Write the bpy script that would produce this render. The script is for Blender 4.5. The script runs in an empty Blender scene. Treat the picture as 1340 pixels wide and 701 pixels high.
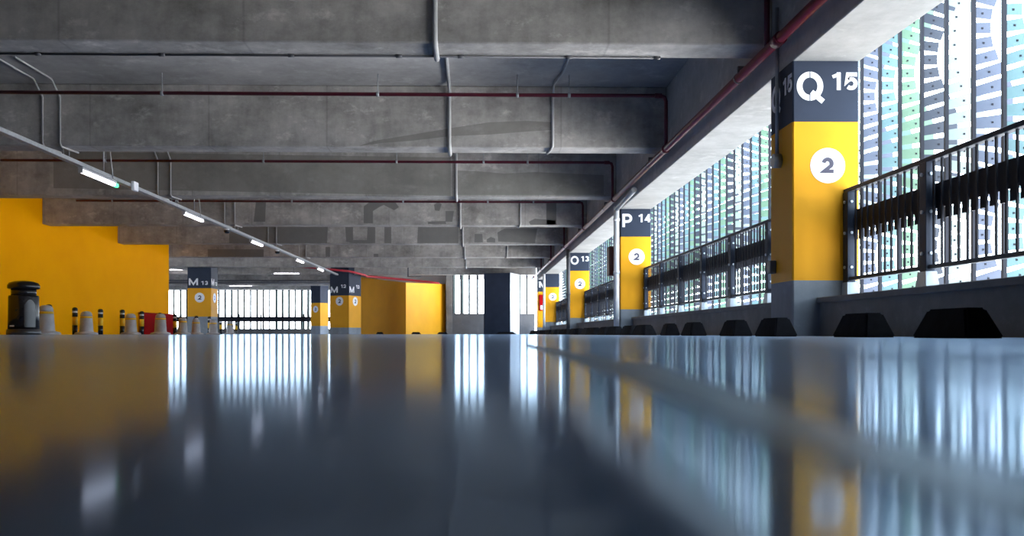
import bpy, bmesh, math, random
from mathutils import Vector, Matrix
random.seed(7)
S = bpy.context.scene
COL = S.collection
R = math.radians
# ------------------------------------------------------------------ camera
F = 1180.0; CX = 646.7; CY = 436.5; H = 0.021; YAW = R(1.2)
ca, sa = math.cos(YAW), math.sin(YAW)
def X_at(px, Y):
    t = (px - CX) / F
    return Y * (t * ca + sa) / (ca - t * sa)
def Y_at(px, X):
    t = (px - CX) / F
    return X * (ca - t * sa) / (t * ca + sa)
def Z_at(py, X, Y):
    return H + (CY - py) * (X * sa + Y * ca) / F
def floor_pt(px, py):
    D = H * F / (py - CY); L = (px - CX) / F * D
    return (L * ca + D * sa, D * ca - L * sa)
cam_d = bpy.data.cameras.new('camera'); cam = bpy.data.objects.new('camera', cam_d); COL.objects.link(cam)
cam.location = (0, 0, H); cam.rotation_euler = (R(90), 0, -YAW)
cam_d.sensor_width = 36; cam_d.lens = F / 1340 * 36
cam_d.shift_x = (670 - CX) / 1340; cam_d.shift_y = (CY - 350.5) / 1340
cam_d.clip_start = 0.004; cam_d.clip_end = 500
cam_d.dof.use_dof = True; cam_d.dof.focus_distance = 9.0; cam_d.dof.aperture_fstop = 4.5
S.camera = cam
# ------------------------------------------------------------------ materials
def mat(name, col, rough=0.6, metal=0.0, spec=0.5, noise=0.0, nscale=4.0, bump=0.0, emit=None, trans=0.0):
    m = bpy.data.materials.new(name); m.use_nodes = True
    nt = m.node_tree; b = nt.nodes['Principled BSDF']
    b.inputs['Roughness'].default_value = rough; b.inputs['Metallic'].default_value = metal
    b.inputs['Specular IOR Level'].default_value = spec
    c = (*col, 1)
    tc = nt.nodes.new('ShaderNodeTexCoord')
    n = nt.nodes.new('ShaderNodeTexNoise'); n.inputs['Scale'].default_value = nscale; n.inputs['Detail'].default_value = 5
    nt.links.new(tc.outputs['Object'], n.inputs['Vector'])
    mx = nt.nodes.new('ShaderNodeMix'); mx.data_type = 'RGBA'
    mx.inputs[6].default_value = (*[v * (1 - noise) for v in col], 1)
    mx.inputs[7].default_value = (*[min(1, v * (1 + noise)) for v in col], 1)
    rp = nt.nodes.new('ShaderNodeMapRange'); rp.inputs[1].default_value = 0.3; rp.inputs[2].default_value = 0.7
    nt.links.new(n.outputs['Fac'], rp.inputs[0]); nt.links.new(rp.outputs[0], mx.inputs[0])
    nt.links.new(mx.outputs[2], b.inputs['Base Color'])
    if bump:
        bp = nt.nodes.new('ShaderNodeBump'); bp.inputs['Strength'].default_value = bump; bp.inputs['Distance'].default_value = 0.02
        nt.links.new(n.outputs['Fac'], bp.inputs['Height']); nt.links.new(bp.outputs[0], b.inputs['Normal'])
    if emit:
        b.inputs['Emission Color'].default_value = (*emit[0], 1); b.inputs['Emission Strength'].default_value = emit[1]
    if trans:
        tl = nt.nodes.new('ShaderNodeBsdfTranslucent'); nt.links.new(mx.outputs[2], tl.inputs['Color'])
        ms = nt.nodes.new('ShaderNodeMixShader'); ms.inputs[0].default_value = trans
        out = nt.nodes['Material Output']
        nt.links.new(b.outputs[0], ms.inputs[1]); nt.links.new(tl.outputs[0], ms.inputs[2]); nt.links.new(ms.outputs[0], out.inputs['Surface'])
    return m
def concrete(name, col, var=0.3, streak=0.2, seam=0.0):
    m = bpy.data.materials.new(name); m.use_nodes = True
    nt = m.node_tree; b = nt.nodes['Principled BSDF']; L = nt.links.new
    b.inputs['Roughness'].default_value = 0.75; b.inputs['Specular IOR Level'].default_value = 0.3
    tc = nt.nodes.new('ShaderNodeTexCoord')
    def noise(sc, det, vec=(1, 1, 1), rough=0.6):
        mp = nt.nodes.new('ShaderNodeMapping'); mp.inputs['Scale'].default_value = vec; L(tc.outputs['Object'], mp.inputs[0])
        n = nt.nodes.new('ShaderNodeTexNoise'); n.inputs['Scale'].default_value = sc; n.inputs['Detail'].default_value = det
        n.inputs['Roughness'].default_value = rough; L(mp.outputs[0], n.inputs['Vector']); return n.outputs['Fac']
    def math_(op, a, v=None, b2=None):
        k = nt.nodes.new('ShaderNodeMath'); k.operation = op; L(a, k.inputs[0])
        if b2 is not None: L(b2, k.inputs[1])
        else: k.inputs[1].default_value = v
        return k.outputs[0]
    big = noise(0.9, 6, (1, 1, 1.6), 0.65); fine = noise(9, 8, (1, 1, 1), 0.7); vert = noise(2.2, 4, (1.6, 1.6, 0.25))
    s = math_('ADD', math_('MULTIPLY', math_('SUBTRACT', big, 0.5), var * 2.4), 1.0)
    s = math_('ADD', s, 0, math_('MULTIPLY', math_('SUBTRACT', fine, 0.5), var * 0.9))
    s = math_('ADD', s, 0, math_('MULTIPLY', math_('SUBTRACT', vert, 0.5), streak * 2.0))
    scuff = noise(2.6, 7, (0.9, 1, 1.5), 0.72)
    sm = nt.nodes.new('ShaderNodeMapRange'); sm.inputs[1].default_value = 0.56; sm.inputs[2].default_value = 0.72; sm.inputs[3].default_value = 0.0; sm.inputs[4].default_value = var * 0.9
    L(scuff, sm.inputs[0]); s = math_('ADD', s, 0, sm.outputs[0])
    if seam:
        sx = nt.nodes.new('ShaderNodeSeparateXYZ'); L(tc.outputs['Object'], sx.inputs[0])
        w = math_('PINGPONG', math_('ADD', sx.outputs[0], 0.45), 0.85)
        ln = nt.nodes.new('ShaderNodeMapRange'); ln.inputs[1].default_value = 0.0; ln.inputs[2].default_value = 0.018
        ln.inputs[3].default_value = 1 - seam; ln.inputs[4].default_value = 1.0; L(w, ln.inputs[0])
        s = math_('MULTIPLY', s, 0, ln.outputs[0])
    vm = nt.nodes.new('ShaderNodeVectorMath'); vm.operation = 'SCALE'; vm.inputs[0].default_value = col; L(s, vm.inputs['Scale'])
    L(vm.outputs[0], b.inputs['Base Color'])
    bp = nt.nodes.new('ShaderNodeBump'); bp.inputs['Strength'].default_value = 0.25; bp.inputs['Distance'].default_value = 0.01
    L(fine, bp.inputs['Height']); L(bp.outputs[0], b.inputs['Normal'])
    return m
M = {}
M['beam'] = concrete('beam_concrete', (0.37, 0.352, 0.33), 0.8, 0.4, 0.22)
M['slab'] = concrete('slab_concrete', (0.33, 0.32, 0.31), 0.5, 0.0)
M['edge'] = concrete('pale_board_marked_concrete', (0.43, 0.43, 0.415), 0.45, 0.05)
M['curb'] = concrete('curb_concrete', (0.19, 0.19, 0.19), 0.45, 0.2)
M['patch'] = concrete('grey_repair_mortar', (0.19, 0.185, 0.175), 0.2, 0.1)
M['stain'] = concrete('damp_concrete', (0.25, 0.24, 0.22), 0.35, 0.15)
M['farwall'] = concrete('dark_grey_concrete', (0.13, 0.13, 0.135), 0.3, 0.2)
M['colbase'] = concrete('grey_painted_column_base', (0.25, 0.275, 0.31), 0.3, 0.25)
M['yellow'] = mat('yellow_paint', (0.82, 0.37, 0.006), 0.6, spec=0.25, noise=0.05, nscale=1.5)
M['wallyellow'] = mat('orange_yellow_wall_paint', (1.0, 0.40, 0.0), 0.8, spec=0.04, noise=0.05, nscale=0.8)
M['navy'] = mat('navy_paint', (0.022, 0.032, 0.058), 0.6, spec=0.25, noise=0.12, nscale=3)
M['palegrey'] = mat('pale_grey_and_lit_face', (0.62, 0.66, 0.72), 0.5, noise=0.06, nscale=2)  # also stands in for the lit pillar side and lit back strip
M['white'] = mat('white_paint', (0.82, 0.83, 0.88), 0.5, noise=0.03)
M['ink'] = mat('dark_purple_grey_paint', (0.05, 0.045, 0.08), 0.5)
M['red'] = mat('dark_red_pipe_paint', (0.105, 0.008, 0.020), 0.35, noise=0.15, nscale=6)
M['redbox'] = mat('red_enamel', (0.33, 0.004, 0.006), 0.8, spec=0.04, noise=0.08)
M['maroon'] = mat('brown_red_enamel', (0.10, 0.02, 0.02), 0.4, noise=0.08)
M['galv'] = mat('galvanised_steel', (0.38, 0.40, 0.42), 0.45, 0.5, noise=0.12, nscale=12)
M['conduit'] = mat('grey_plastic_conduit', (0.36, 0.36, 0.36), 0.5, noise=0.08, nscale=8)
M['whitepipe'] = mat('white_metal_downpipe', (0.86, 0.87, 0.90), 0.4, noise=0.05)
M['greypipe'] = mat('dark_grey_pipe', (0.10, 0.10, 0.11), 0.5, noise=0.1)
M['rail'] = mat('slate_blue_steel', (0.024, 0.034, 0.058), 0.55, 0.0, spec=0.25, noise=0.1, nscale=8)
M['bar'] = mat('black_steel', (0.010, 0.012, 0.02), 0.6, spec=0.2, noise=0.1)
M['foot'] = mat('pale_grey_steel_foot', (0.45, 0.52, 0.60), 0.4, 0.3, noise=0.1)
M['rubber'] = mat('black_rubber', (0.010, 0.010, 0.013), 0.85, spec=0.08, noise=0.3, nscale=10)
M['blackgloss'] = mat('black_gloss_plastic', (0.012, 0.012, 0.016), 0.25, noise=0.15)
M['blackmid'] = mat('worn_black_plastic', (0.045, 0.045, 0.05), 0.32, noise=0.2)
M['bollard'] = mat('grey_bollard_plastic', (0.46, 0.44, 0.45), 0.6, noise=0.12, nscale=6)
M['reflyellow'] = mat('reflective_yellow_tape', (0.95, 0.55, 0.02), 0.35)
M['lampbody'] = mat('grey_lamp_housing', (0.42, 0.43, 0.45), 0.4, noise=0.05)
M['tube'] = mat('fluorescent_tube', (0.9, 0.85, 0.95), 0.4, emit=((1.0, 0.92, 0.99), 5.0))
M['green'] = mat('green_indicator', (0.05, 0.6, 0.2), 0.4, emit=((0.1, 1.0, 0.45), 1.5))
FIN = {
    'slate blue': mat('slate_blue_slat', (0.11, 0.135, 0.20), 0.45, noise=0.1, nscale=5, trans=0.4),
    'teal': mat('teal_slat', (0.13, 0.24, 0.27), 0.45, noise=0.08, nscale=5, trans=0.4),
    'green': mat('green_slat', (0.15, 0.27, 0.19), 0.45, noise=0.1, nscale=5, trans=0.4),
    'dark blue': mat('dark_blue_slat', (0.035, 0.047, 0.075), 0.45, noise=0.1, nscale=5, trans=0.4),
    'pale': mat('pale_slat', (0.30, 0.36, 0.35), 0.45, noise=0.06, nscale=5, trans=0.4)}
# floor
def floor_mat():
    m = bpy.data.materials.new('grey_blue_epoxy_floor'); m.use_nodes = True
    nt = m.node_tree; b = nt.nodes['Principled BSDF']; L = nt.links.new
    tc = nt.nodes.new('ShaderNodeTexCoord')
    n = nt.nodes.new('ShaderNodeTexNoise'); n.inputs['Scale'].default_value = 2.0; n.inputs['Detail'].default_value = 6
    L(tc.outputs['Object'], n.inputs['Vector'])
    cr = nt.nodes.new('ShaderNodeMix'); cr.data_type = 'RGBA'
    cr.inputs[6].default_value = (0.13, 0.20, 0.38, 1); cr.inputs[7].default_value = (0.17, 0.25, 0.45, 1)
    L(n.outputs['Fac'], cr.inputs[0]); L(cr.outputs[2], b.inputs['Base Color'])
    rr = nt.nodes.new('ShaderNodeMapRange'); rr.inputs[1].default_value = 0.3; rr.inputs[2].default_value = 0.7
    rr.inputs[3].default_value = 0.085; rr.inputs[4].default_value = 0.125
    L(n.outputs['Fac'], rr.inputs[0]); L(rr.outputs[0], b.inputs['Roughness'])
    b.inputs['Specular IOR Level'].default_value = 0.0
    g = nt.nodes.new('ShaderNodeBsdfGlossy'); g.inputs['Color'].default_value = (0.66, 0.82, 1.0, 1)
    L(rr.outputs[0], g.inputs['Roughness'])
    g2 = nt.nodes.new('ShaderNodeBsdfGlossy'); g2.inputs['Color'].default_value = (0.50, 0.69, 1.0, 1); g2.inputs['Roughness'].default_value = 0.5
    gm = nt.nodes.new('ShaderNodeMixShader'); gm.inputs[0].default_value = 0.48; L(g.outputs[0], gm.inputs[1]); L(g2.outputs[0], gm.inputs[2])
    fr = nt.nodes.new('ShaderNodeFresnel'); fr.inputs['IOR'].default_value = 1.75
    ms = nt.nodes.new('ShaderNodeMixShader'); L(fr.outputs[0], ms.inputs[0]); L(b.outputs[0], ms.inputs[1]); L(gm.outputs[0], ms.inputs[2])
    L(ms.outputs[0], nt.nodes['Material Output'].inputs['Surface'])
    return m
M['floor'] = floor_mat()
def line_mat():
    m = M['floor'].copy(); m.name = 'scuffed_pale_line_paint'; nt = m.node_tree
    for n in nt.nodes:
        if n.type == 'MIX': n.inputs[6].default_value = (0.30, 0.38, 0.50, 1); n.inputs[7].default_value = (0.40, 0.48, 0.60, 1)
        if n.type == 'MAP_RANGE': n.inputs[3].default_value = 0.34; n.inputs[4].default_value = 0.42
        if n.type == 'BSDF_GLOSSY': n.inputs['Color'].default_value = (0.72, 0.86, 1.0, 1)
    return m
M['line'] = line_mat()
# ------------------------------------------------------------------ mesh builder
class MB:
    def __init__(s): s.bm = bmesh.new(); s.mi = 0
    def _fin(s, faces):
        for f in faces: f.material_index = s.mi
    def slot(s, i): s.mi = i; return s
    def box(s, x0, x1, y0, y1, z0, z1, bev=0.0):
        vs = [s.bm.verts.new(p) for p in ((x0,y0,z0),(x1,y0,z0),(x1,y1,z0),(x0,y1,z0),(x0,y0,z1),(x1,y0,z1),(x1,y1,z1),(x0,y1,z1))]
        fs = [s.bm.faces.new([vs[i] for i in q]) for q in ((3,2,1,0),(4,5,6,7),(0,1,5,4),(1,2,6,5),(2,3,7,6),(3,0,4,7))]
        s._fin(fs)
        if bev:
            es = set(e for f in fs for e in f.edges)
            r = bmesh.ops.bevel(s.bm, geom=list(es), offset=bev, segments=1, affect='EDGES')
            s._fin(r['faces'])
        return s
    def hexa(s, pts):
        vs = [s.bm.verts.new(p) for p in pts]
        s._fin([s.bm.faces.new([vs[i] for i in q]) for q in ((3,2,1,0),(4,5,6,7),(0,1,5,4),(1,2,6,5),(2,3,7,6),(3,0,4,7))]); return s
    def prism(s, poly, axis, a0, a1):
        def P(u, v, w): return {'x': (w,u,v), 'y': (u,w,v), 'z': (u,v,w)}[axis]
        A = [s.bm.verts.new(P(u,v,a0)) for u,v in poly]; B = [s.bm.verts.new(P(u,v,a1)) for u,v in poly]
        n = len(poly); fs = [s.bm.faces.new(A), s.bm.faces.new(B[::-1])]
        fs += [s.bm.faces.new((A[i], B[i], B[(i+1)%n], A[(i+1)%n])) for i in range(n)]
        s._fin(fs); return s
    def tube(s, pts, r, seg=10, smooth=True):
        pts = [Vector(p) for p in pts]; rings = []
        up = Vector((0,0,1))
        for i, p in enumerate(pts):
            d = (pts[min(i+1, len(pts)-1)] - pts[max(i-1, 0)]).normalized()
            a = d.cross(up)
            if a.length < 1e-3: a = d.cross(Vector((0,1,0)))
            a.normalize(); b = d.cross(a).normalized()
            if rings and i:
                pa = s._pa - d * s._pa.dot(d)
                if pa.length > 1e-3: a = pa.normalized(); b = d.cross(a).normalized()
            s._pa = a
            k = 1.0
            if 0 < i < len(pts)-1:
                c = (pts[i]-pts[i-1]).normalized().dot((pts[i+1]-pts[i]).normalized()); k = 1/max(0.6, math.sqrt((1+c)/2))
            rings.append([s.bm.verts.new(p + (a*math.cos(t)+b*math.sin(t))*r*k) for t in [2*math.pi*j/seg for j in range(seg)]])
        fs = []
        for q in range(len(rings)-1):
            for j in range(seg):
                f = s.bm.faces.new((rings[q][j], rings[q][(j+1)%seg], rings[q+1][(j+1)%seg], rings[q+1][j])); f.smooth = smooth; fs.append(f)
        fs.append(s.bm.faces.new(rings[0][::-1])); fs.append(s.bm.faces.new(rings[-1]))
        s._fin(fs); return s
    def lathe(s, prof, cx=0, cy=0, seg=28, smooth=True):
        rings = [[s.bm.verts.new((cx+r*math.cos(2*math.pi*j/seg), cy+r*math.sin(2*math.pi*j/seg), z)) for j in range(seg)] for r, z in prof]
        fs = []
        for q in range(len(rings)-1):
            for j in range(seg):
                f = s.bm.faces.new((rings[q][j], rings[q][(j+1)%seg], rings[q+1][(j+1)%seg], rings[q+1][j])); f.smooth = smooth; fs.append(f)
        fs.append(s.bm.faces.new(rings[0][::-1])); fs.append(s.bm.faces.new(rings[-1]))
        s._fin(fs); return s
    def xf(s, mtx): bmesh.ops.transform(s.bm, matrix=mtx, verts=s.bm.verts); return s
    def build(s, name, mats, parent=None, loc=None):
        bmesh.ops.recalc_face_normals(s.bm, faces=s.bm.faces)
        me = bpy.data.meshes.new(name); s.bm.to_mesh(me); s.bm.free()
        for m in (mats if isinstance(mats, (list, tuple)) else [mats]): me.materials.append(M[m] if isinstance(m, str) else m)
        return link(name, me, parent, loc)
def link(name, me, parent=None, loc=None):
    o = bpy.data.objects.new(name, me); COL.objects.link(o)
    if parent: o.parent = parent
    if loc: o.location = loc
    return o
def tag(o, label, cat, group=None, kind=None):
    o['label'] = label; o['category'] = cat
    if group: o['group'] = group
    if kind: o['kind'] = kind
    return o
def thing(name, label, cat, loc=(0,0,0), rz=0.0, group=None, kind='thing'):
    o = bpy.data.objects.new(name, None); COL.objects.link(o); o.location = loc; o.rotation_euler = (0,0,rz)
    o.empty_display_size = 0.1
    return tag(o, label, cat, group, kind)
def struct(o, label=None):
    o['kind'] = 'structure'
    if label: o['label'] = label
    return o
def copy_tree(o, parent=None):
    c = o.copy(); COL.objects.link(c)
    if parent: c.parent = parent
    for ch in list(o.children): copy_tree(ch, c)
    return c
ORD = ['first','second','third','fourth','fifth','sixth','seventh','eighth','ninth','tenth','eleventh','twelfth','thirteenth','fourteenth','fifteenth','sixteenth','seventeenth','eighteenth','nineteenth','twentieth']
def ordw(i): return ORD[i] if i < 20 else 'twenty-' + ORD[i-20]
# ------------------------------------------------------------------ lettering
def arc(cx, cy, rx, ry, a0, a1, n=14):
    return [(cx+rx*math.cos(R(a0+(a1-a0)*i/n)), cy+ry*math.sin(R(a0+(a1-a0)*i/n))) for i in range(n+1)]
def stroke(k, pts, t, closed=False, y=0.0, th=0.003):
    n = len(pts); L = []; Rr = []
    P = [Vector((p[0], p[1])) for p in pts]
    for i in range(n):
        a_ = P[i-1] if (i or closed) else None; c_ = P[(i+1) % n] if (i < n-1 or closed) else None
        d1 = (P[i]-a_).normalized() if a_ is not None else (c_-P[i]).normalized()
        d2 = (c_-P[i]).normalized() if c_ is not None else d1
        n1 = Vector((-d1.y, d1.x)); n2 = Vector((-d2.y, d2.x)); m = n1+n2
        m = m.normalized() if m.length > 1e-4 else n1
        q = m*(t/2/max(0.35, m.dot(n1)))
        L.append(P[i]+q); Rr.append(P[i]-q)
    for i in range(n if closed else n-1):
        j = (i+1) % n
        k.prism([tuple(L[i]), tuple(L[j]), tuple(Rr[j]), tuple(Rr[i])], 'y', y, y-th)
def glyph(k, ch, x, z, w, h, t):
    def S_(pts, closed=False, tt=None, y=0.0): stroke(k, [(x+a_, z+b_) for a_, b_ in pts], tt or t, closed, y)
    e = t/2
    if ch in 'OQ':
        S_(arc(w/2, h/2, w/2-e, h/2-e, 0, 360, 36)[:-1], True)
        if ch == 'Q': S_([(w*0.56, h*0.30), (w*1.0, -h*0.03)], tt=t*0.9, y=-0.0006)
    elif ch == 'P':
        S_([(e, 0), (e, h)]); r = h*0.29-e*0.5
        S_([(e, h-e), (w-e-r, h-e)] + arc(w-e-r, h-e-r, r, r, 90, -90)[1:] + [(e, h-e-2*r)], y=-0.0006)
    elif ch == 'M':
        S_([(e, 0), (e, h)]); S_([(w-e, 0), (w-e, h)]); S_([(e, h-e*0.6), (w/2, h*0.12), (w-e, h-e*0.6)], tt=t*0.9, y=-0.0006)
    elif ch == '1':
        S_([(w*0.62, 0), (w*0.62, h)]); S_([(w*0.62, h-e), (w*0.12, h*0.74)], tt=t*0.85, y=-0.0006)
    elif ch == '2':
        r = w/2-e; S_(arc(w/2, h-e-r, r, r, 170, -35) + [(e*1.3, e), (w, e)])
    elif ch == '3':
        r = h*0.25-e*0.5; rx = w/2-e
        S_(arc(w/2, h-e-r, rx*0.95, r, 160, -90) ); S_(arc(w/2, e+r, rx, r, 90, -160), y=-0.0006)
    elif ch == '4':
        S_([(w*0.72, 0), (w*0.72, h)]); S_([(w*0.72, h-e*0.5), (e, h*0.30), (w, h*0.30)], tt=t*0.85, y=-0.0006)
    elif ch == '5':
        r = h*0.30-e*0.4; S_([(w*0.95, h-e), (w*0.22, h-e), (w*0.14, h*0.50)] + arc(w*0.47, r+e, w*0.53-e, r, 125, -135))
def lettering(name, txt, x, z, w, h, face_m, matname, parent, stencil=False):
    """text box lower-left corner (x,z) on a face plane whose local frame is face_m (x along the face, -y outward)"""
    k = MB(); n = len(txt); gap = 0.14*w/max(1, n)
    cw = (w-gap*(n-1))/n
    t = h*(0.235 if h < 0.2 else 0.20) if n == 1 else h*0.225
    if txt == 'M': t = h*0.25
    for i, ch in enumerate(txt): glyph(k, ch, x+i*(cw+gap), z, cw, h, t)
    mats = [matname]
    if stencil:
        mats = [matname, 'navy']; k.slot(1)
        k.box(x+w*0.485, x+w*0.515, -0.0045, -0.0005, z+h*0.78, z+h*1.01); k.box(x+w*0.485, x+w*0.515, -0.0045, -0.0005, z-h*0.01, z+h*0.24)
    k.xf(face_m)
    return k.build(name, mats, parent)
# ------------------------------------------------------------------ column
ZB, ZY, ZT = 0.49, 1.885, 2.42
def face_matrix(w, side):
    """local frame with origin at the middle bottom of the face"""
    ang = {'front': 0, 'left': -90, 'right': 90}[side]
    return Matrix.Rotation(R(ang), 4, 'Z') @ Matrix.Translation((0, -w/2, 0))
def make_column(label, x, y, w, rz=0.0, letter=None, num=None, faces=(), discs=(), top=ZT, zb=ZB, zy=ZY, zn=None, digit='2', faces_lift=0.0, numz=None):
    t = thing('column', label, 'column', (x, y, 0), rz)
    k = MB()
    zs = [0, zb, zy, ZT if zn is None else zn] + ([top] if top > (ZT if zn is None else zn) + 0.01 else [])
    ms = ['colbase', 'yellow', 'navy', 'navy']
    h = w/2; c = 0.012
    ring = [(-h+c,-h),(h-c,-h),(h,-h+c),(h,h-c),(h-c,h),(-h+c,h),(-h,h-c),(-h,-h+c)]
    vs = [[k.bm.verts.new((a, b, z)) for a, b in ring] for z in zs]
    for i in range(len(zs)-1):
        for j in range(8):
            f = k.bm.faces.new((vs[i][j], vs[i][(j+1)%8], vs[i+1][(j+1)%8], vs[i+1][j])); f.material_index = min(i, 2)
    k.bm.faces.new(vs[0][::-1]); f = k.bm.faces.new(vs[-1]); f.material_index = 2
    k.build('shaft', ['colbase', 'yellow', 'navy'], t)
    s = w/0.59
    for fc in faces:
        fm = face_matrix(w, fc)
        if letter:
            wide = {'Q': 0.235, 'P': 0.19, 'O': 0.24, 'M': 0.25, 'N': 0.22}[letter]
            lettering('letter', letter, (-0.295+0.035)*s, 2.07+faces_lift, wide*min(s,1.5), 0.275 if s > 1.2 else 0.255, fm, 'white', t, stencil=(letter == 'Q'))
        if num:
            lettering('number', num, 0.045*s, (2.165 if numz is None else numz), 0.235*s if s < 1.2 else 0.28, 0.155, fm, 'white', t)
    for fc in discs:
        fm = face_matrix(w, fc)
        rad = 0.155 if s < 1.2 else 0.2
        zc = 1.50
        kk = MB(); kk.prism([(rad*math.cos(2*math.pi*j/40)+0.015, zc+rad*math.sin(2*math.pi*j/40)) for j in range(40)], 'y', 0.0, -0.003)
        kk.xf(fm); d = kk.build('level_disc', 'white', t)
        lettering('numeral', digit, -0.038*(rad/0.155), zc-0.067*(rad/0.155), 0.105*rad/0.155, 0.138*rad/0.155, fm @ Matrix.Translation((0,-0.0032,0)), 'ink', d)
    return t
# ------------------------------------------------------------------ setting
XL = -10.7; XE0 = 2.79; XE1 = 3.385; B = 4.7; HB = 2.73; HC = 3.62
k = MB(); k.box(-30, 3.45, -10, 60, -0.3, 0.0); struct(k.build('floor', 'floor'))
k = MB(); k.box(-30, XE1, -10, 60, HC, HC+0.3); struct(k.build('ceiling', 'slab'))
YE = Y_at(221, XL)
k = MB(); k.box(XL-0.35, XL, 13.0, YE, 0, HC); struct(k.build('wall_left', 'wallyellow'))
k = MB(); k.box(XL-0.35, XL, -10, 13.0, 0, HC); struct(k.build('wall_left_bounce_cut', 'farwall'))  # unseen stretch of wall, made dark to cut orange bounce onto the beams
# right parapet curb, one long low wall with a coping
cy_ = [7.873+9.4*q for q in range(4)]
for q, (b0, b1) in enumerate(zip([-10]+[c_+0.59 for c_ in cy_], cy_+[39.9])):
    k = MB(); k.box(3.03, 3.42, b0, b1, 0, 0.29).box(3.0, 3.42, b0, b1, 0.29, 0.34, 0.006); struct(k.build('wall_right' if q == 0 else 'wall_right_%d' % (q+1), 'curb'))
k = MB(); k.box(XE0, XE1, -10, 39.9, ZT, HC, 0.008); eb = k.build('edge_beam', 'edge')
tag(eb, 'pale board-marked concrete edge beam running above the numbered columns along the open side', 'beam', kind='thing')
# cross beams
BW = 0.42
beam_y = [(i + 0.79) * B for i in range(-2, 12)]
nb = 0
PATCH = {}
def px_poly(pts, Y): return [(X_at(a, Y), Z_at(b, X_at(a, Y), Y)) for a, b in pts]
for i in range(-1, 12):
    y = (i + 0.79) * B
    if i < 1: x0, x1 = XL, XE0
    else: x0, x1 = XL, XE0
    if y > YE: x0 = -30
    if y > 44: x1 = -5.0
    k = MB(); k.box(x0, x1, y, y+BW, HB, HC, 0.012)
    o = k.build('ceiling_beam', 'beam')
    if i >= 1:
        tag(o, '%s deep grey concrete ceiling beam counted from the camera, spanning the whole aisle' % ordw(i-1), 'beam', 'concrete cross beams', 'thing')
    else:
        tag(o, 'deep grey concrete ceiling beam behind the camera', 'beam', 'concrete cross beams', 'thing')
    def patch(polys, mname='patch', nm='repair_patch', lab='darker grey repair mortar'):
        Y = y - 0.0
        for p in polys:
            q = MB(); q.prism(px_poly(p, Y), 'y', Y-0.003, Y+0.001); pp = q.build(nm, mname, o); pp['label'] = lab
    if i == 2:
        patch([[(470,191),(500,187),(540,184),(590,178),(640,176),(690,172),(722,170),(722,160),(690,158),(640,160),(600,166),(540,176),(490,184)]], 'stain', 'damp_stain', 'darker damp stain')
    if i == 3:
        patch([[(598,255),(598,223),(625,224),(660,227),(700,225),(745,227),(790,229),(790,255)]], 'stain', 'damp_stain', 'darker damp concrete')
        patch([[(70,246),(590,256),(590,206),(200,200),(70,198)]], 'stain', 'damp_stain', 'darker damp concrete')
    if i == 4:
        patch([[(476,292),(488,292),(488,276),(476,270)], [(476,270),(488,276),(496,271),(502,268),(516,275),(522,271),(517,264),(500,263),(484,264)],
               [(568,268),(573,264),(578,267),(575,276),(569,275)], [(583,290),(592,290),(594,276),(583,276)], [(560,293),(584,293),(583,289),(560,290)],
               [(694,294),(727,294),(727,288),(700,286),(692,290)], [(332,290),(347,290),(348,265),(335,264)], [(715,294),(728,294),(728,264),(715,264)]])
    if i == 5:
        patch([[(300,318),(428,318),(429,297),(300,297)], [(453,316),(462,318),(462,297),(452,297)], [(480,318),(491,318),(491,297),(481,297)],
               [(503,318),(512,318),(512,297),(503,297)], [(462,318),(481,318),(481,314),(462,314)], [(546,318),(600,318),(600,297),(547,297)],
               [(621,317),(632,317),(631,306),(621,306)], [(637,317),(648,317),(648,312),(642,310),(637,313)], [(652,316),(700,318),(703,299),(660,299),(651,304)]])
    if i == 6:
        patch([[(426,336),(432,336),(432,323),(426,323)], [(489,336),(495,336),(495,332),(489,332)], [(272,336),(345,336),(345,326),(272,326)]])
# far walls and windows
YF = 57.0; YC = 45.5
def far_window(n, x0, x1, y, z0, z1, step, wallmat):
    k = MB(); k.box(x0, x1, y, y+0.3, 0, z0)
    w = struct(k.build('wall_far_%d' % n, wallmat))
    win = bpy.data.objects.new('window_%d' % n, None); COL.objects.link(win); win.location = (x0, y, z0); win['kind'] = 'structure'
    W = x1-x0
    k = MB()
    m = int(W/step)
    for j in range(m+1): k.box(j*step-0.042, j*step+0.042, 0.25, 0.31, -0.0, z1-z0)
    k.build('window_mullions', 'bar', win)
    k = MB(); random.seed(n)
    for j in range(m):
        k.box(j*step+0.03, j*step+step*random.uniform(0.12, 0.35), 0.27, 0.28, 0.0, z1-z0)
    k.build('window_slats', FIN['pale'], win)
    return win
w1 = far_window(1, -27, -5.2, YF, 0.34, HC, 0.40, 'farwall')
k = MB(); k.box(0, 21.8, -0.06, 0.0, 0.44, 0.76).box(0, 21.8, -0.06, -0.02, 0.82, 0.86).box(0, 21.8, -0.05, 0.0, 2.40, 2.48).box(0, 21.8, -0.05, 0.0, 2.62, 2.66)
for j in range(17): k.box(j*1.35, j*1.35+0.07, -0.06, 0, 0, 0.95)
k.build('window_guard_rail', 'bar', w1)
w2 = far_window(2, X_at(592, YC), 3.0, YC, Z_at(410, 0, YC), HC, 0.42, 'farwall')
k = MB(); k.box(-5.2, X_at(584, YC), 46.55, 46.8, 0, HC); struct(k.build('wall_back', 'palegrey'))  # lit concrete strip above the block, its brightness put in as pale colour
k = MB(); k.box(X_at(584, YC), X_at(592, YC), YC-0.05, 46.8, 0, HC); struct(k.build('trim_2', 'curb'))
k = MB(); k.box(-30, -5, YF+0.3, YF+0.5, 3.3, HC); struct(k.build('trim_1', 'farwall'))
k = MB(); k.box(-30, -29.7, YE, YF, 0, HC); struct(k.build('wall_far_left', 'farwall'))
k = MB(); k.box(-30, XE1, -10.3, -10, 0, HC); struct(k.build('wall_behind', 'farwall'))  # unseen rear wall, closed and made dark to cut fill light
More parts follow.
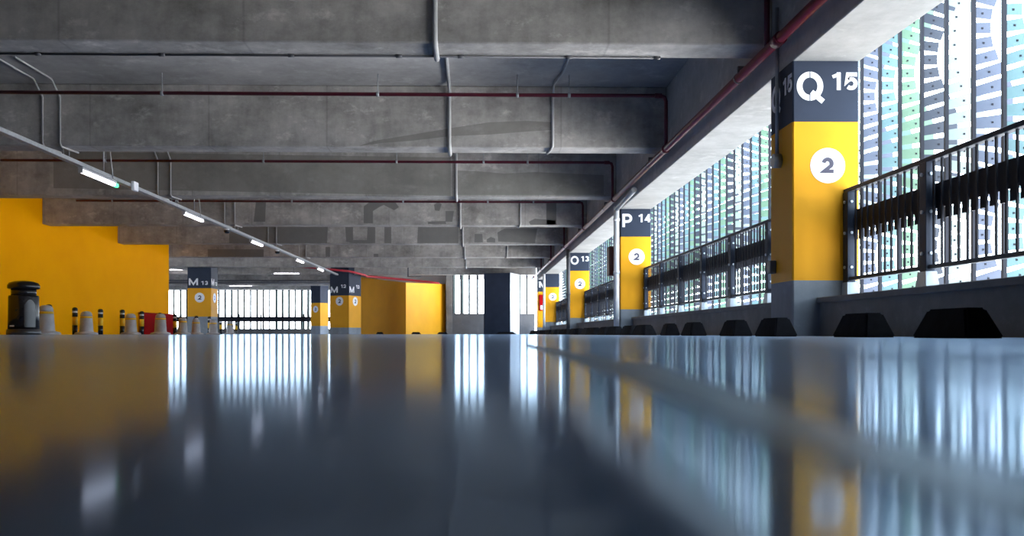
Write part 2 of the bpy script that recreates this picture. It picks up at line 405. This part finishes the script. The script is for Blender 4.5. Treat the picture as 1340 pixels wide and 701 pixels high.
k = MB(); k.box(3.03, 3.42, -10, 4.7, 0.34, ZT); struct(k.build('wall_right_light_block', 'farwall'))  # unseen wall added to block light from the right beside the camera
# yellow ramp block
ya, yb = 42.7, 46.5
yl = 45.7
xa0, xa1 = X_at(466, yl), X_at(531, ya); xb = X_at(583.5, yb)
zt0 = Z_at(362.3, xa0, yl); zt1 = Z_at(369.5, xa1, ya); zt2 = Z_at(372.5, xb, yb)
t = thing('yellow_block', 'yellow painted wall block with one dark and one bright face, behind column M 12', 'wall', (xa1, ya, 0))
P = lambda x, y, z: (x-xa1, y-ya, z)
k = MB(); k.hexa([P(xa0,yl,0), P(xa1,ya,0), P(xa1-0.02,ya+0.4,0), P(xa0+0.25,yl+0.1,0), P(xa0,yl,zt0), P(xa1,ya,zt1), P(xa1-0.02,ya+0.4,zt1), P(xa0+0.25,yl+0.1,zt0)])
k.build('side_wall', 'yellow', t)
k = MB(); k.hexa([P(xa1+0.005,ya+0.02,0), P(xb,yb-0.6,0), P(xb-0.3,yb-0.6,0), P(xa1-0.3,ya+0.4,0), P(xa1+0.005,ya+0.02,zt1), P(xb,yb-0.6,zt2), P(xb-0.3,yb-0.6,zt2), P(xa1-0.3,ya+0.4,zt1)])
k.build('front_wall', 'yellow', t)
k = MB(); k.hexa([(-14.6,39.5,3.0),(-11.55,39.5,2.68),(-11.55,39.9,2.68),(-14.6,39.9,3.0),(-14.6,39.5,HC),(-11.55,39.5,HC),(-11.55,39.9,HC),(-14.6,39.9,HC)])
tag(k.build('ramp_slab', 'edge'), 'pale ribbed concrete slab edge above column M 13 beside the yellow wall', 'slab', kind='thing')
# ------------------------------------------------------------------ numbered columns
W = 0.59; CXc = XE0 + W/2
rows = [('Q','15',7.873), ('P','14',7.873+9.4), ('O','13',7.873+18.8), (None,None,7.873+28.2)]
desc = ['nearest yellow and navy column marked Q 15 with a number 2 disc',
        'yellow and navy column marked P 14 with a white downpipe on its corner',
        'yellow and navy column marked O 13 behind column P 14',
        'yellow and navy column without a letter, behind column O 13']
for (l, n, y), d in zip(rows, desc):
    make_column(d, CXc, y+W/2, W, 0, l, n, ('front','left') if l == 'Q' else ('front',), ('front',))
w = 0.8; y = 40.0; x = X_at(704.0, y)
make_column('yellow and navy column with a red box, half hidden behind the letterless column', x+w/2, y+w/2, w, 0, 'M', None, ('front',), (), top=HC, zb=0.3)
col40 = (x, y)
y = 37.1
make_column('large dark yellow column marked M 13 behind the row of bollards', (X_at(245,y)+X_at(276,y))/2, y+0.5, X_at(276,y)-X_at(245,y), 0, 'M', '13', ('front','right'), ('front','right'), top=HC, zn=2.55, faces_lift=-0.06, numz=2.02, zb=0.72)
y = 40.9; w = 1.03; rz = R(-25); c = Vector((X_at(456.5, y), y)) - Vector((Matrix.Rotation(rz, 2) @ Vector((w/2, -w/2))))
make_column('large turned column marked M 12 with one dark and one bright yellow face', c.x, c.y, w, rz, 'M', '12', ('front','right'), ('front','right'), top=HC, zn=2.6, zb=0.30, zy=1.755, digit='2', faces_lift=-0.18, numz=2.10)
y = 54.5; w = 0.76; rz = R(-32); c = Vector((X_at(419, y), y)) - Vector((Matrix.Rotation(rz, 2) @ Vector((w/2, -w/2))))
make_column('distant turned yellow and navy column in front of the far window', c.x, c.y, w, rz, None, None, (), ('front',), top=HC, zn=2.7)
# dark pillar, its lit right side put in as a paler colour
y = 40.0; w = 1.27; rz = R(-21); c = Vector((X_at(668, y), y)) - Vector((Matrix.Rotation(rz, 2) @ Vector((w/2, -w/2))))
k = MB(); k.box(-w/2, w/2, -w/2, w/2, 0, HB, 0.015)
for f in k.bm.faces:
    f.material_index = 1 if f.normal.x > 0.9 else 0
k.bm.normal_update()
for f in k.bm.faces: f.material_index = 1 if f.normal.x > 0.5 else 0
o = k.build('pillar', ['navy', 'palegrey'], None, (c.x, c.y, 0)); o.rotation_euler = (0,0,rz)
tag(o, 'plain dark slate pillar with a lit-coloured right side in front of the far window', 'pillar', kind='thing')
# ------------------------------------------------------------------ facade panels
FX = 4.4; FP = 0.46; FY0 = Y_at(1128, FX)
ZF0, ZF1 = -0.6, 4.6
def make_panel_meshes(cname):
    k = MB(); k.box(-0.018, 0.012, -0.02, 0.015, ZF0, ZF1)
    me_post = k.build('mullion', 'bar'); mp = me_post.data; bpy.data.objects.remove(me_post)
    k = MB(); z = ZF0 + 0.05
    def reach(zz): return min(0.34, 0.135 + 0.135*(1-math.cos(2*math.pi*(zz-2.72)/1.85)))
    def lift(zz): return -0.30*math.sin(2*math.pi*(zz-2.72)/1.85)
    x = 0.012
    while z < ZF1 - 0.12:
        e0, e1 = reach(z), reach(z+0.085)
        k.slot(0)
        zr0, zr1 = z-0.006+e0*lift(z), z+0.104+e1*lift(z+0.09)
        k.hexa([(x,-0.006,z),(x+e0,-0.006,zr0),(x+e0,0.0,zr0),(x,0.0,z),(x,-0.006,z+0.094),(x+e1,-0.006,zr1),(x+e1,0.0,zr1),(x,0.0,z+0.094)])
        k.slot(1); xc = x+e0*0.45; zc = z+0.045+0.45*e0*lift(z+0.04)
        k.box(xc-0.008, xc+0.008, -0.011, -0.006, zc-0.008, zc+0.008)
        z += 0.14
    o = k.build('slats', [FIN[cname], 'bar']); ms = o.data; bpy.data.objects.remove(o)
    return mp, ms
cyc = ['slate blue', 'teal', 'green', 'dark blue', 'pale']
PM = {c: make_panel_meshes(c) for c in cyc}
protos = {}
vis_cnt = {}
def bay_of(px):
    if px > 1123: return 'right of column Q 15'
    if 854 < px < 1008: return 'from column Q 15 towards column P 14'
    if 776 < px < 806: return 'from column P 14 towards column O 13'
    if 735 < px < 746: return 'beyond column O 13'
    return None
seq = {}
for j in range(16, -80, -1):
    y = FY0 - FP*j
    c = cyc[j % 5]
    px = CX + F*((FX+0.1)*ca-y*sa)/((FX+0.1)*sa+y*ca)
    bay = bay_of(px)
    if y > 46: break
    if bay is None or bay.startswith('beyond'):
        lab = '%s slatted facade panel outside, mostly hidden behind the columns' % c; grp = 'mostly hidden %s facade panels' % c
    elif bay.startswith('right'):
        lab = None; grp = 'slatted facade panels outside the railing'
    else:
        seq[bay] = seq.get(bay, -1) + 1
        lab = '%s slatted facade panel, %s %s' % (c, ordw(seq[bay]), bay); grp = 'slatted facade panels outside the railing'
    if j > 7: lab = '%s slatted facade panel beyond the right edge of the view' % c; grp = 'facade panels beyond the view'
    if lab is None:
        lab = '%s slatted facade panel, %s to the right of column Q 15' % (c, ordw(j))
    t = thing('facade_panel', lab, 'facade panel', (FX, y, 0), 0, grp)
    link('mullion', PM[c][0], t); link('slats', PM[c][1], t)
# ------------------------------------------------------------------ guard railings
def post_mesh():
    k = MB(); k.box(-0.035, 0.035, -0.05, 0.05, 0.47, 1.26, 0.004); k.slot(1)
    for z in (0.60, 0.90, 1.17):
        k.tube([(-0.035,0.0,z),(-0.047,0.0,z)], 0.014, 8); k.tube([(0,-0.05,z),(0,-0.060,z)], 0.012, 8)
    o = k.build('post', ['rail', 'foot']); d = o.data; bpy.data.objects.remove(o)
    k = MB(); k.hexa([(-0.05,-0.085,0.34),(0.05,-0.085,0.34),(0.05,0.085,0.34),(-0.05,0.085,0.34),(-0.04,-0.06,0.47),(0.04,-0.06,0.47),(0.04,0.06,0.47),(-0.04,0.06,0.47)])
    o = k.build('post_foot', 'foot'); f = o.data; bpy.data.objects.remove(o)
    k = MB(); k.box(-0.006, 0.006, -0.009, 0.009, 0.50, 1.27)
    o = k.build('baluster', 'bar'); b = o.data; bpy.data.objects.remove(o)
    return d, f, b
PD, PF, BD = post_mesh()
RX = 3.27
def railing(label, y0, y1):
    t = thing('guard_railing', label, 'railing', (RX, y0, 0), 0, 'railings on the parapet')
    Ln = y1-y0
    MB().box(-0.03, 0.03, 0, Ln, 1.255, 1.29, 0.004).build('top_rail', 'rail', t)
    MB().box(-0.02, 0.02, 0, Ln, 0.485, 0.515, 0.004).build('bottom_rail', 'rail', t)
    k = MB(); k.box(0.035, 0.05, 0, Ln, 0.92, 1.10)
    n = int(Ln/0.11)
    for j in range(n): k.box(0.035, 0.05, j*0.11+0.02, j*0.11+0.085, 0.84, 0.92)
    k.build('kick_band', 'bar', t)
    m = int(round(Ln/1.38)); st = (Ln-0.1)/m
    for j in range(m+1):
        yy = Ln-0.05-j*st
        p = link('post', PD, t, (0, yy, 0)); link('post_foot', PF, p)
    for j in range(n):
        yy = 0.06 + j*0.11
        if min(abs((Ln-0.05-q*st)-yy) for q in range(m+1)) > 0.06: link('baluster', BD, t, (0, yy, 0))
ys = [r[2] for r in rows]
railing('dark steel railing on the parapet to the right of column Q 15', 7.873-6*1.38, 7.873)
railing('dark steel railing on the parapet between columns Q 15 and P 14', ys[0]+W, ys[1])
railing('dark steel railing on the parapet between columns P 14 and O 13', ys[1]+W, ys[2])
railing('dark steel railing on the parapet just beyond column O 13', ys[2]+W, ys[3])
# ------------------------------------------------------------------ wheel stops
WX = 2.3
def stop_mesh():
    L = 0.5
    k = MB(); k.hexa([(-0.09,-L,0),(0.09,-L,0),(0.09,L,0),(-0.09,L,0),(-0.05,-L+0.17,0.142),(0.05,-L+0.17,0.142),(0.05,L-0.17,0.142),(-0.05,L-0.17,0.142)])
    bmesh.ops.bevel(k.bm, geom=k.bm.edges[:], offset=0.012, segments=2, affect='EDGES')
    o = k.build('wheel_stop', 'rubber'); d = o.data; bpy.data.objects.remove(o); return d
SD = stop_mesh()
pairs = [(1316,1192), (1173,1088), (1045,986), (986,940), (926,890), (890.5,863)]
spans = [(Y_at(a, WX+0.09), Y_at(b, WX-0.09)) for a, b in pairs]
yy = spans[4][0] + 2.55
while yy < 36: spans += [(yy, yy+1.0), (yy+1.06, yy+2.06)]; yy += 2.55
place = {0: 'nearest the camera, below the railing', 1: 'second from the camera, before column Q 15', 2: 'third from the camera, beside column Q 15',
         3: 'fourth from the camera, just past column Q 15', 4: 'fifth from the camera, past column Q 15', 5: 'sixth from the camera, past column Q 15'}
for i, (a, b) in enumerate(spans):
    o = link('wheel_stop', SD, None, (WX, (a+b)/2, 0)); o.scale = (1, (b-a)/1.0, 1)
    tag(o, 'black rubber wheel stop on the floor, ' + (place[i] if i in place else '%s along the parapet from the camera' % ordw(i)), 'wheel stop', 'wheel stops along the parapet', 'thing')
for px0, px1, Y, lab in ((538,551,41.5,'small black wheel stop lying before the bright face of the yellow block'), (572,586,43.5,'small black wheel stop at the right end of the yellow block'),
                    (648,676,38.2,'black wheel stop lying before the dark slate pillar'), (492,502,42.9,'black wheel stop lying before the dark face of the yellow block')):
    o = link('wheel_stop', SD, None, (X_at((px0+px1)/2, Y), Y, 0)); o.rotation_euler = (0,0,R(90)); o.scale = (1, X_at(px1,Y)-X_at(px0,Y), 0.7)
    tag(o, lab, 'wheel stop', 'wheel stops at the far end', 'thing')
# ------------------------------------------------------------------ bollards
BX = -9.55
gp = [(60,399), (113,407), (171,410), (210,410), (239,415), (256.5,417), (279,418), (301,420)]
bp = [(64,398), (98,402), (131.5,404), (160,405), (185.5,407), (209,409), (229,411), (257,413), (274,414), (289,418), (309,420)]
def grey_bollard():
    t = thing('grey_bollard', 'x', 'bollard', group='grey plastic bollards along the yellow wall')
    MB().lathe([(0.30,0),(0.30,0.03),(0.27,0.055),(0.19,0.075),(0.18,0.10),(0.155,0.45)]).build('body', 'bollard', t)
    MB().lathe([(0.157,0.45),(0.154,0.50)]).build('reflective_band', 'reflyellow', t)
    MB().lathe([(0.151,0.50),(0.145,0.56),(0.125,0.60),(0.085,0.63),(0.02,0.64)]).build('cap', 'bollard', t)
    return t
def post_bollard():
    t = thing('striped_post', 'x', 'bollard', group='black and yellow posts along the yellow wall')
    MB().lathe([(0.065,0),(0.065,0.24)]).build('lower_sleeve', 'blackgloss', t)
    MB().lathe([(0.064,0.24),(0.064,0.46)]).build('yellow_band', 'reflyellow', t)
    MB().lathe([(0.066,0.46),(0.066,0.56)]).build('upper_sleeve', 'blackgloss', t)
    MB().lathe([(0.062,0.56),(0.062,0.61)]).build('white_ring', 'white', t)
    MB().lathe([(0.068,0.61),(0.068,0.66),(0.05,0.69),(0.015,0.70)]).build('cap', 'blackgloss', t)
    return t
pg = grey_bollard()
for i, (px, py) in enumerate(gp):
    t = pg if i == 0 else copy_tree(pg)
    y = Y_at(px, BX); t.location = (BX, y, 0)
    s = (Z_at(py, BX, y))/0.64; t.scale = (s, s, s)
    t['label'] = 'grey plastic bollard with a yellow band, ' + ('standing beside the black litter bin' if i == 0 else '%s in the row counted from the litter bin' % ordw(i))
pp = post_bollard()
for i, (px, py) in enumerate(bp):
    t = pp if i == 0 else copy_tree(pp)
    bx = BX - 0.35
    y = Y_at(px, bx); t.location = (bx, y, 0)
    s = (Z_at(py, bx, y))/0.70; t.scale = (s, s, s)
    t['label'] = 'thin black and yellow post, ' + ('hidden behind the grey bollard beside the litter bin' if i == 0 else '%s of the posts counted from the litter bin' % ordw(i))
# litter bin
y = 19.4; x = X_at(31, y)
t = thing('litter_bin', 'black domed litter bin standing at the start of the bollard row by the yellow wall', 'bin', (x, y, 0))
MB().lathe([(0.335,0),(0.335,0.05),(0.325,0.11),(0.30,0.12)]).build('plinth', 'blackmid', t)
MB().lathe([(0.305,0.12),(0.300,0.40),(0.295,0.80),(0.285,0.83),(0.24,0.83)]).build('body', 'blackgloss', t)
k = MB()
for a in range(4): 
    an = R(90*a + 45 + 12); k.tube([(0.2*math.cos(an),0.2*math.sin(an),0.82),(0.2*math.cos(an),0.2*math.sin(an),0.98)], 0.05, 10)
k.lathe([(0.245,0.82),(0.245,0.98)]); k.build('neck', 'blackgloss', t)
MB().lathe([(0.29,0.97),(0.315,0.99),(0.315,1.05),(0.28,1.10),(0.18,1.135),(0.03,1.15)]).build('lid', 'blackgloss', t)
k = MB(); n = 10
arc = []
for j in range(n+1):
    a = R(-62 + 44*j/n); arc.append((a, 0.62 + 0.12*math.sin(math.pi*j/n)))
rows_ = []
for rr in (0.299, 0.312):
    lo = [k.bm.verts.new((rr*math.cos(a), rr*math.sin(a), 0.16)) for a, z in arc]; hi = [k.bm.verts.new((rr*math.cos(a), rr*math.sin(a), z)) for a, z in arc]; rows_.append((lo, hi))
(l0,h0),(l1,h1) = rows_
for j in range(n):
    k.bm.faces.new((l1[j],l1[j+1],h1[j+1],h1[j])); k.bm.faces.new((h1[j],h1[j+1],h0[j+1],h0[j])); k.bm.faces.new((l0[j],l0[j+1],l1[j+1],l1[j]))
k.bm.faces.new((l0[0],l1[0],h1[0],h0[0])); k.bm.faces.new((l0[n],h0[n],h1[n],l1[n]))
k.build('door', 'blackmid', t)
k = MB(); k.box(-0.14, -0.05, -0.305, -0.285, 0.17, 0.20); k.build('maker_plate', 'palegrey', t)
# red box at the wall end
y0 = Y_at(181, XL); y1 = Y_at(219, XL)
t = thing('fire_box', 'low dark red box standing against the far end of the yellow wall', 'box', (XL+0.02, y0, 0))
k = MB(); k.box(0, 0.18, 0, y1-y0, 0, 0.66, 0.01); k.build('body', 'redbox', t)
MB().box(-0.01, 0.20, -0.02, y1-y0+0.02, 0.66, 0.70, 0.008).build('lid', 'redbox', t)
# ------------------------------------------------------------------ red sprinkler pipes
MX, MZ = 2.66, 2.60
t = thing('sprinkler_main', 'long dark red sprinkler main running along the open side just inside the edge beam', 'pipe', (MX, 0, MZ))
MB().tube([(0,-9,0),(0,40.2,0)], 0.045, 14).build('pipe', 'red', t)
for i in range(-1, 9):
    yb_ = (i+0.79)*B - 0.55
    MB().tube([(0,yb_-0.07,0),(0,yb_+0.07,0)], 0.058, 14).build('coupling', 'red', t)
    k = MB(); k.tube([(0,yb_+1.2,0.0),(0,yb_+1.2,0.10 if True else 0)], 0.012, 8); k.box(-0.01, 0.135, yb_+1.18, yb_+1.22, 0.09, 0.12); k.tube([(0,yb_+1.185,0),(0,yb_+1.215,0)], 0.052, 12)
    k.build('bracket', 'greypipe', t)
pz = 3.34
for i in range(1, 8):
    yb_ = (i+0.79)*B - {2: 0.58, 3: 0.37}.get(i, 0.24)
    pz = 3.34 if i < 4 else 3.275
    if i == 1: names = 'first'
    t = thing('sprinkler_branch', 'thin dark red sprinkler pipe crossing in front of the %s ceiling beam' % ordw(i-1), 'pipe', (0, yb_, pz), 0, 'sprinkler branch pipes')
    xl = XL + 0.05
    if i == 4: xl = X_at(100, yb_)
    k = MB(); k.tube([(xl,0,0),(2.58,0,0),(2.64,0,-0.02),(MX,0,-0.08),(MX,0,MZ-pz+0.03)], 0.026, 10); k.build('pipe', 'red', t)
    k = MB(); k.tube([(2.50,0,0),(2.60,0,0)], 0.035, 10); k.build('elbow', 'red', t)
    for q, xx in enumerate((-9.1,-7.3,-4.3,-1.55,0.35,1.25)):
        xx += 0.25*math.sin(i*2.1+q)
        k = MB(); k.tube([(xx-0.02,0,0),(xx+0.02,0,0)], 0.036, 10); k.tube([(xx,0,0.02),(xx,0,HC-pz)], 0.007, 6); k.build('hanger', 'galv', t)
# ------------------------------------------------------------------ conduits following the beams
def beam_run(x, ya_, yb_, kick=0.0, r=0.014, under=True):
    """a path that follows slab, beam front, soffit, beam back"""
    pts = [(x, ya_, HC-r)]
    for i in range(-1, 10):
        y = (i+0.79)*B
        if y < ya_ or y+BW > yb_: continue
        pts += [(x, y-0.30, HC-r), (x, y-0.05, HC-0.10), (x, y-r-0.004, HC-0.22), (x, y-r-0.004, HB+0.03), (x, y+0.01, HB-r-0.003), (x, y+BW-0.01, HB-r-0.003), (x, y+BW+r+0.004, HB+0.03), (x, y+BW+r+0.004, HC-0.08), (x, y+BW+0.08, HC-r)]
    pts.append((x, yb_, HC-r)); return pts
def conduit(label, x, ya_, yb_, r):
    o = MB().tube(beam_run(x, ya_, yb_, r=r), r, 8).build('conduit', 'conduit')
    tag(o, label, 'conduit', 'surface conduits on the ceiling', 'thing')
conduit('thick grey conduit stepping over every ceiling beam down the middle of the aisle', -0.375, 3, 38, 0.024)
for i in (2, 4, 6):
    y = (i+0.79)*B; x = 1.125
    pts = [(x+0.10, y-B+BW+0.5, HC-0.015), (x+0.08, y-0.8, HC-0.015), (x, y-0.25, HC-0.03), (x, y-0.02, HC-0.2), (x, y-0.02, HB+0.02), (x-0.02, y+0.01, HB-0.02), (x-0.05, y+0.3, HB-0.02)]
    o = MB().tube(pts, 0.019, 8).build('conduit', 'conduit')
    tag(o, 'grey conduit dropping down the %s beam to the right of the middle' % ordw(i-1), 'conduit', 'short conduits on the beams', 'thing')
yc_ = 1.79*B + BW - 0.05
k = MB(); zc_ = HB - 0.013; k.tube([(X_at(-60, yc_), yc_, zc_), (X_at(861, yc_), yc_, zc_)], 0.011, 8)
for q in (50, 212, 381, 522, 603, 744, 860): k.tube([(X_at(q, yc_)-0.03, yc_, zc_), (X_at(q, yc_)+0.03, yc_, zc_)], 0.018, 8)
tag(k.build('conduit', 'greypipe'), 'thin grey conduit running lengthwise under the first ceiling beam', 'conduit', kind='thing')
for nm, x in (('left', -6.22), ('right', -5.97)):
    for i in (2, 3, 4, 5, 6):
        y = (i+0.79)*B
        pts = [(x, y-1.3, HC-0.012), (x, y-0.28, HC-0.012), (x, y-0.02, HC-0.2), (x, y-0.018, HB+0.03), (x+0.005, y+0.02, HB-0.015), (x+0.07, y+BW, HB-0.02)]
        o = MB().tube(pts, 0.014, 8).build('conduit', 'conduit')
        tag(o, 'thin grey conduit bent down the %s beam, %s one of its pair above the lamps' % (ordw(i-1), nm), 'conduit', 'paired conduits above the lamps', 'thing')
# ------------------------------------------------------------------ cable trunking and lamps
TX, TZ = -5.98, 2.55
t = thing('cable_trunking', 'long grey cable trunking hung under the ceiling beams, carrying the strip lamps', 'trunking', (TX, 0, TZ))
k = MB(); k.box(-0.05, 0.05, 4, 39.2, 0, 0.06, 0.004); k.build('tray', 'galv', t)
for i in range(1, 8):
    y = (i+0.79)*B
    k = MB(); k.tube([(-0.04,y+0.2,0.06),(-0.04,y+0.2,HB-TZ)], 0.008, 6); k.tube([(0.04,y+0.2,0.06),(0.04,y+0.2,HB-TZ)], 0.008, 6); k.build('hanger_rod', 'galv', t)
    if i in (2,3):
        k = MB(); k.tube([(-0.03,y+1.6,0.06),(-0.03,y+1.6,HC-TZ)], 0.011, 6); k.tube([(0.06,y+1.75,0.0),(0.06,y+1.7,0.2),(-0.02,y+1.65,HC-TZ)], 0.009, 6); k.build('hanger_rod', 'galv', t)
def lamp():
    t = thing('strip_lamp', 'x', 'lamp', group='strip lamps under the trunking')
    k = MB(); k.box(-0.04, 0.04, 0, 1.3, -0.035, 0.0, 0.006); k.build('housing', 'lampbody', t)
    k = MB(); k.box(-0.030, 0.030, 0.03, 1.27, -0.085, -0.035, 0.012); k.build('diffuser', 'tube', t)
    k = MB(); k.box(-0.036, 0.036, 0, 0.03, -0.090, -0.035, 0.006); k.box(-0.036, 0.036, 1.27, 1.3, -0.090, -0.035, 0.006); k.build('end_cap', 'lampbody', t)
    return t
lx = TX + 0.0
lp = lamp()
for i, (px0, px1) in enumerate(((105,150), (240,266), (328,344.5), (387,398), (415,425))):
    t = lp if i == 0 else copy_tree(lp)
    ya_, yb_ = Y_at(px0, lx), Y_at(px1, lx)
    t.location = (lx, ya_, TZ-0.001); 
    t['label'] = ['lit strip lamp nearest the camera, with a green indicator at its end', 'second lit strip lamp along the trunking', 'third lit strip lamp along the trunking', 'fourth lit strip lamp along the trunking', 'farthest lit strip lamp at the end of the trunking'][i]
for i, (px, Y) in enumerate(((297, None), (363, None))):
    yy = Y_at(px, TX); 
    t = thing('dome_camera', ['small dark dome camera under the trunking after the second strip lamp', 'small dark dome camera under the trunking after the third strip lamp'][i], 'camera', (TX, yy, TZ))
    MB().lathe([(0.05,-0.04),(0.06,0.0)]).build('mount', 'white', t); MB().lathe([(0.01,-0.12),(0.05,-0.11),(0.075,-0.07),(0.07,-0.04)]).build('dome', 'blackgloss', t)
yy = Y_at(170, TX)
k = MB(); k.box(-0.03, 0.03, -0.1, 0.1, -0.06, 0.10, 0.01); tag(k.build('junction_box', 'white', None, (TX+0.085, yy, TZ)), 'small white junction box clipped on the trunking past the nearest strip lamp', 'box', kind='thing')
# far lamps
for (px0, px1, Y, zz, lab) in ((358,392,40,2.72,'lit strip lamp hung crosswise in front of the far window'), (222,246,41,2.95,'lit strip lamp hung crosswise beside the yellow wall end'), (330,300,50,2.7,'dim strip lamp hung low before the far window')):
    t = copy_tree(lp)
    for ch in list(t.children):
        if ch.name.startswith('indicator'): bpy.data.objects.remove(ch)
    a = X_at(min(px0,px1), Y); b = X_at(max(px0,px1), Y)
    t.location = (b, Y, zz); t.rotation_euler = (0,0,R(90)); t.scale = (1, (b-a)/1.3, 0.7); t['label'] = lab; t['group'] = 'crosswise strip lamps at the far end'
    k = MB(); k.tube([(0,0.3,0),(0,0.3,HC-zz)], 0.01, 6); k.tube([(0,1.0,0),(0,1.0,HC-zz)], 0.01, 6); k.build('hanger_rod', 'greypipe', t)
k = MB(); k.box(-0.03, 0.03, 1.31, 1.40, -0.09, -0.03, 0.006); k.build('indicator_light', 'green', lp)
# far service pipes
for y, z, r, lab in ((44, 2.60, 0.04, 'nearest'), (48, 2.72, 0.05, 'middle'), (53, 2.95, 0.06, 'farthest')):
    o = MB().tube([(-29, y, z), (-6.5, y, z)], r, 8).build('service_pipe', 'greypipe'); tag(o, '%s dark service pipe under the far ceiling above the far window' % lab, 'pipe', 'far service pipes', 'thing')
zz = Z_at(361, X_at(462,43.0), 43.0)
o = MB().tube([(X_at(380,39.4),39.4,2.98),(X_at(458,40.3),40.3,2.80),(X_at(478,40.9),40.9,2.67),(X_at(480,41.95),41.95,2.67),(X_at(484,42.3),42.3,Z_at(361.5,-5,42.3)),(X_at(560,42.4),42.4,Z_at(368.5,-2.3,42.4)),(X_at(575,42.4),42.4,Z_at(370.5,-1.8,42.4))], 0.045, 8).build('sprinkler_pipe', mat('bright_red_pipe', (0.5,0.03,0.05), 0.4))
tag(o, 'bright red sprinkler pipe running past column M 12 along the top of the yellow block', 'pipe', kind='thing')
o = MB().tube([(X_at(534,41),41.0,HC),(X_at(534,41),41.0,2.62),(X_at(552,41),41.0,2.62)], 0.03, 8).build('sprinkler_drop', 'greypipe'); tag(o, 'short dark pipe drop above the corner of the yellow block', 'pipe', kind='thing')
# ------------------------------------------------------------------ fittings on the columns
yq = ys[0]
t = thing('drop_conduit', 'grey conduit with a round box on the dark side of column Q 15', 'conduit', (XE0-0.03, yq+0.32, 0))
MB().tube([(0,0,3.0),(0,0,1.66)], 0.018, 8).build('pipe', 'galv', t)
MB().tube([(-0.04,0,1.60),(0.03,0,1.60)], 0.065, 16).build('round_box', 'galv', t)
k = MB(); k.box(-0.03, 0.03, 0.04, 0.14, 0.58, 0.70, 0.008); tag(k.build('socket_box', 'greypipe', None, (XE0-0.03, yq+0.38, 0)), 'small grey socket box low on the dark side of column Q 15', 'box', kind='thing')
def downpipe(lab, x, y, r, m, zt):
    t = thing('downpipe', lab, 'pipe', (x, y, 0), 0)
    MB().tube([(0,0,0),(0,0,zt)], r, 16).build('pipe', m, t)
    for z in (0.12, 1.2, zt-0.25): MB().tube([(0,0,z-0.025),(0,0,z+0.025)], r+0.010, 16).build('clamp', m, t)
downpipe('white downpipe on the left corner of column P 14', X_at(807.5, ys[1]-0.02), ys[1]+0.05, 0.055, 'whitepipe', ZT+0.05)
downpipe('dark downpipe on the left corner of column O 13', X_at(744.0, ys[2]-0.02), ys[2]+0.03, 0.06, 'greypipe', ZT+0.1)
downpipe('white downpipe on the left corner of the letterless column', X_at(712, ys[3]-0.02), ys[3], 0.05, 'whitepipe', ZT)
ya_ = ys[1]+0.25
k = MB(); xx = X_at(796, ya_+0.1); 
t = thing('hose_cabinet', 'brown red fire hose cabinet on the side of column P 14 behind its downpipe', 'cabinet', (xx, ya_, 0))
k.box(0, XE0-xx, 0, 0.34, Z_at(360,xx,ya_), Z_at(322,xx,ya_), 0.012); k.build('body', 'maroon', t)
k = MB(); k.box(0.01, XE0-xx-0.01, -0.012, 0, Z_at(360,xx,ya_)+0.02, Z_at(322,xx,ya_)-0.02, 0.004); k.build('door', 'maroon', t)
t = thing('extinguisher_box', 'red box with a white mark on the half hidden far column', 'box', (col40[0]+0.17, col40[1]-0.14, 0))
MB().box(-0.12, 0.12, 0, 0.14, 1.05, 1.75, 0.01).build('body', 'redbox', t); MB().box(-0.07, 0.09, -0.006, 0, 1.10, 1.28).build('sign', 'white', t)
# white drain bracket high at column P 14
k = MB(); k.tube([(0,0,0),(0,-1.9,0.06)], 0.05, 10); tag(k.build('drain_pipe', 'galv', None, (XE0-0.08, ys[1]-0.05, ZT+0.0)), 'short grey drain pipe running forward from the top of the white downpipe', 'pipe', kind='thing')
# ------------------------------------------------------------------ painted line on the floor
pts = [floor_pt(*p) for p in ((690,450.5),(855,478),(1010,528),(1135,573),(1340,627),(1500,672),(1500,735),(1340,690),(1135,610),(1015,576),(855,508),(690,453.5))]
k = MB(); k.prism(pts, 'z', 0.0, 0.0004); tag(k.build('floor_line', 'line'), 'scuffed pale line painted across the glossy floor at the right', 'floor marking', kind='thing')
# ------------------------------------------------------------------ light
w = bpy.data.worlds.new('daylight'); S.world = w; w.use_nodes = True
nt = w.node_tree; bg = nt.nodes['Background']
tc = nt.nodes.new('ShaderNodeTexCoord'); sx = nt.nodes.new('ShaderNodeSeparateXYZ'); nt.links.new(tc.outputs['Generated'], sx.inputs[0])
cr = nt.nodes.new('ShaderNodeValToRGB'); nt.links.new(sx.outputs[2], cr.inputs[0])
mr = nt.nodes.new('ShaderNodeMapRange'); mr.inputs[1].default_value = -1; mr.inputs[2].default_value = 1
nt.links.new(sx.outputs[2], mr.inputs[0]); nt.links.new(mr.outputs[0], cr.inputs[0])
e = cr.color_ramp.elements
e[0].position = 0.255; e[0].color = (0.05, 0.06, 0.075, 1)          # street in the building's own shade
e[1].position = 0.30; e[1].color = (2.3, 2.32, 2.35, 1)           # sunlit street further out
x_ = e.new(0.49); x_.color = (0.75, 0.78, 0.82, 1)
x_ = e.new(0.53); x_.color = (0.58, 0.68, 0.76, 1)
x_ = e.new(0.90); x_.color = (0.38, 0.47, 0.56, 1)
nt.links.new(cr.outputs[0], bg.inputs['Color']); bg.inputs['Strength'].default_value = 9.0
S.view_settings.view_transform = 'Standard'; S.view_settings.look = 'None'; S.view_settings.gamma = 1.0
S.view_settings.use_curve_mapping = False; S.view_settings.exposure = 0.68
try:
    S.cycles.use_denoising = True; S.cycles.max_bounces = 12; S.cycles.diffuse_bounces = 6; S.cycles.sample_clamp_indirect = 8
except Exception: pass

for o in S.objects:
    if o.get('label') and not 4 <= len(o['label'].split()) <= 16 and o.get('category'): print('LABEL', len(o['label'].split()), o['label'])
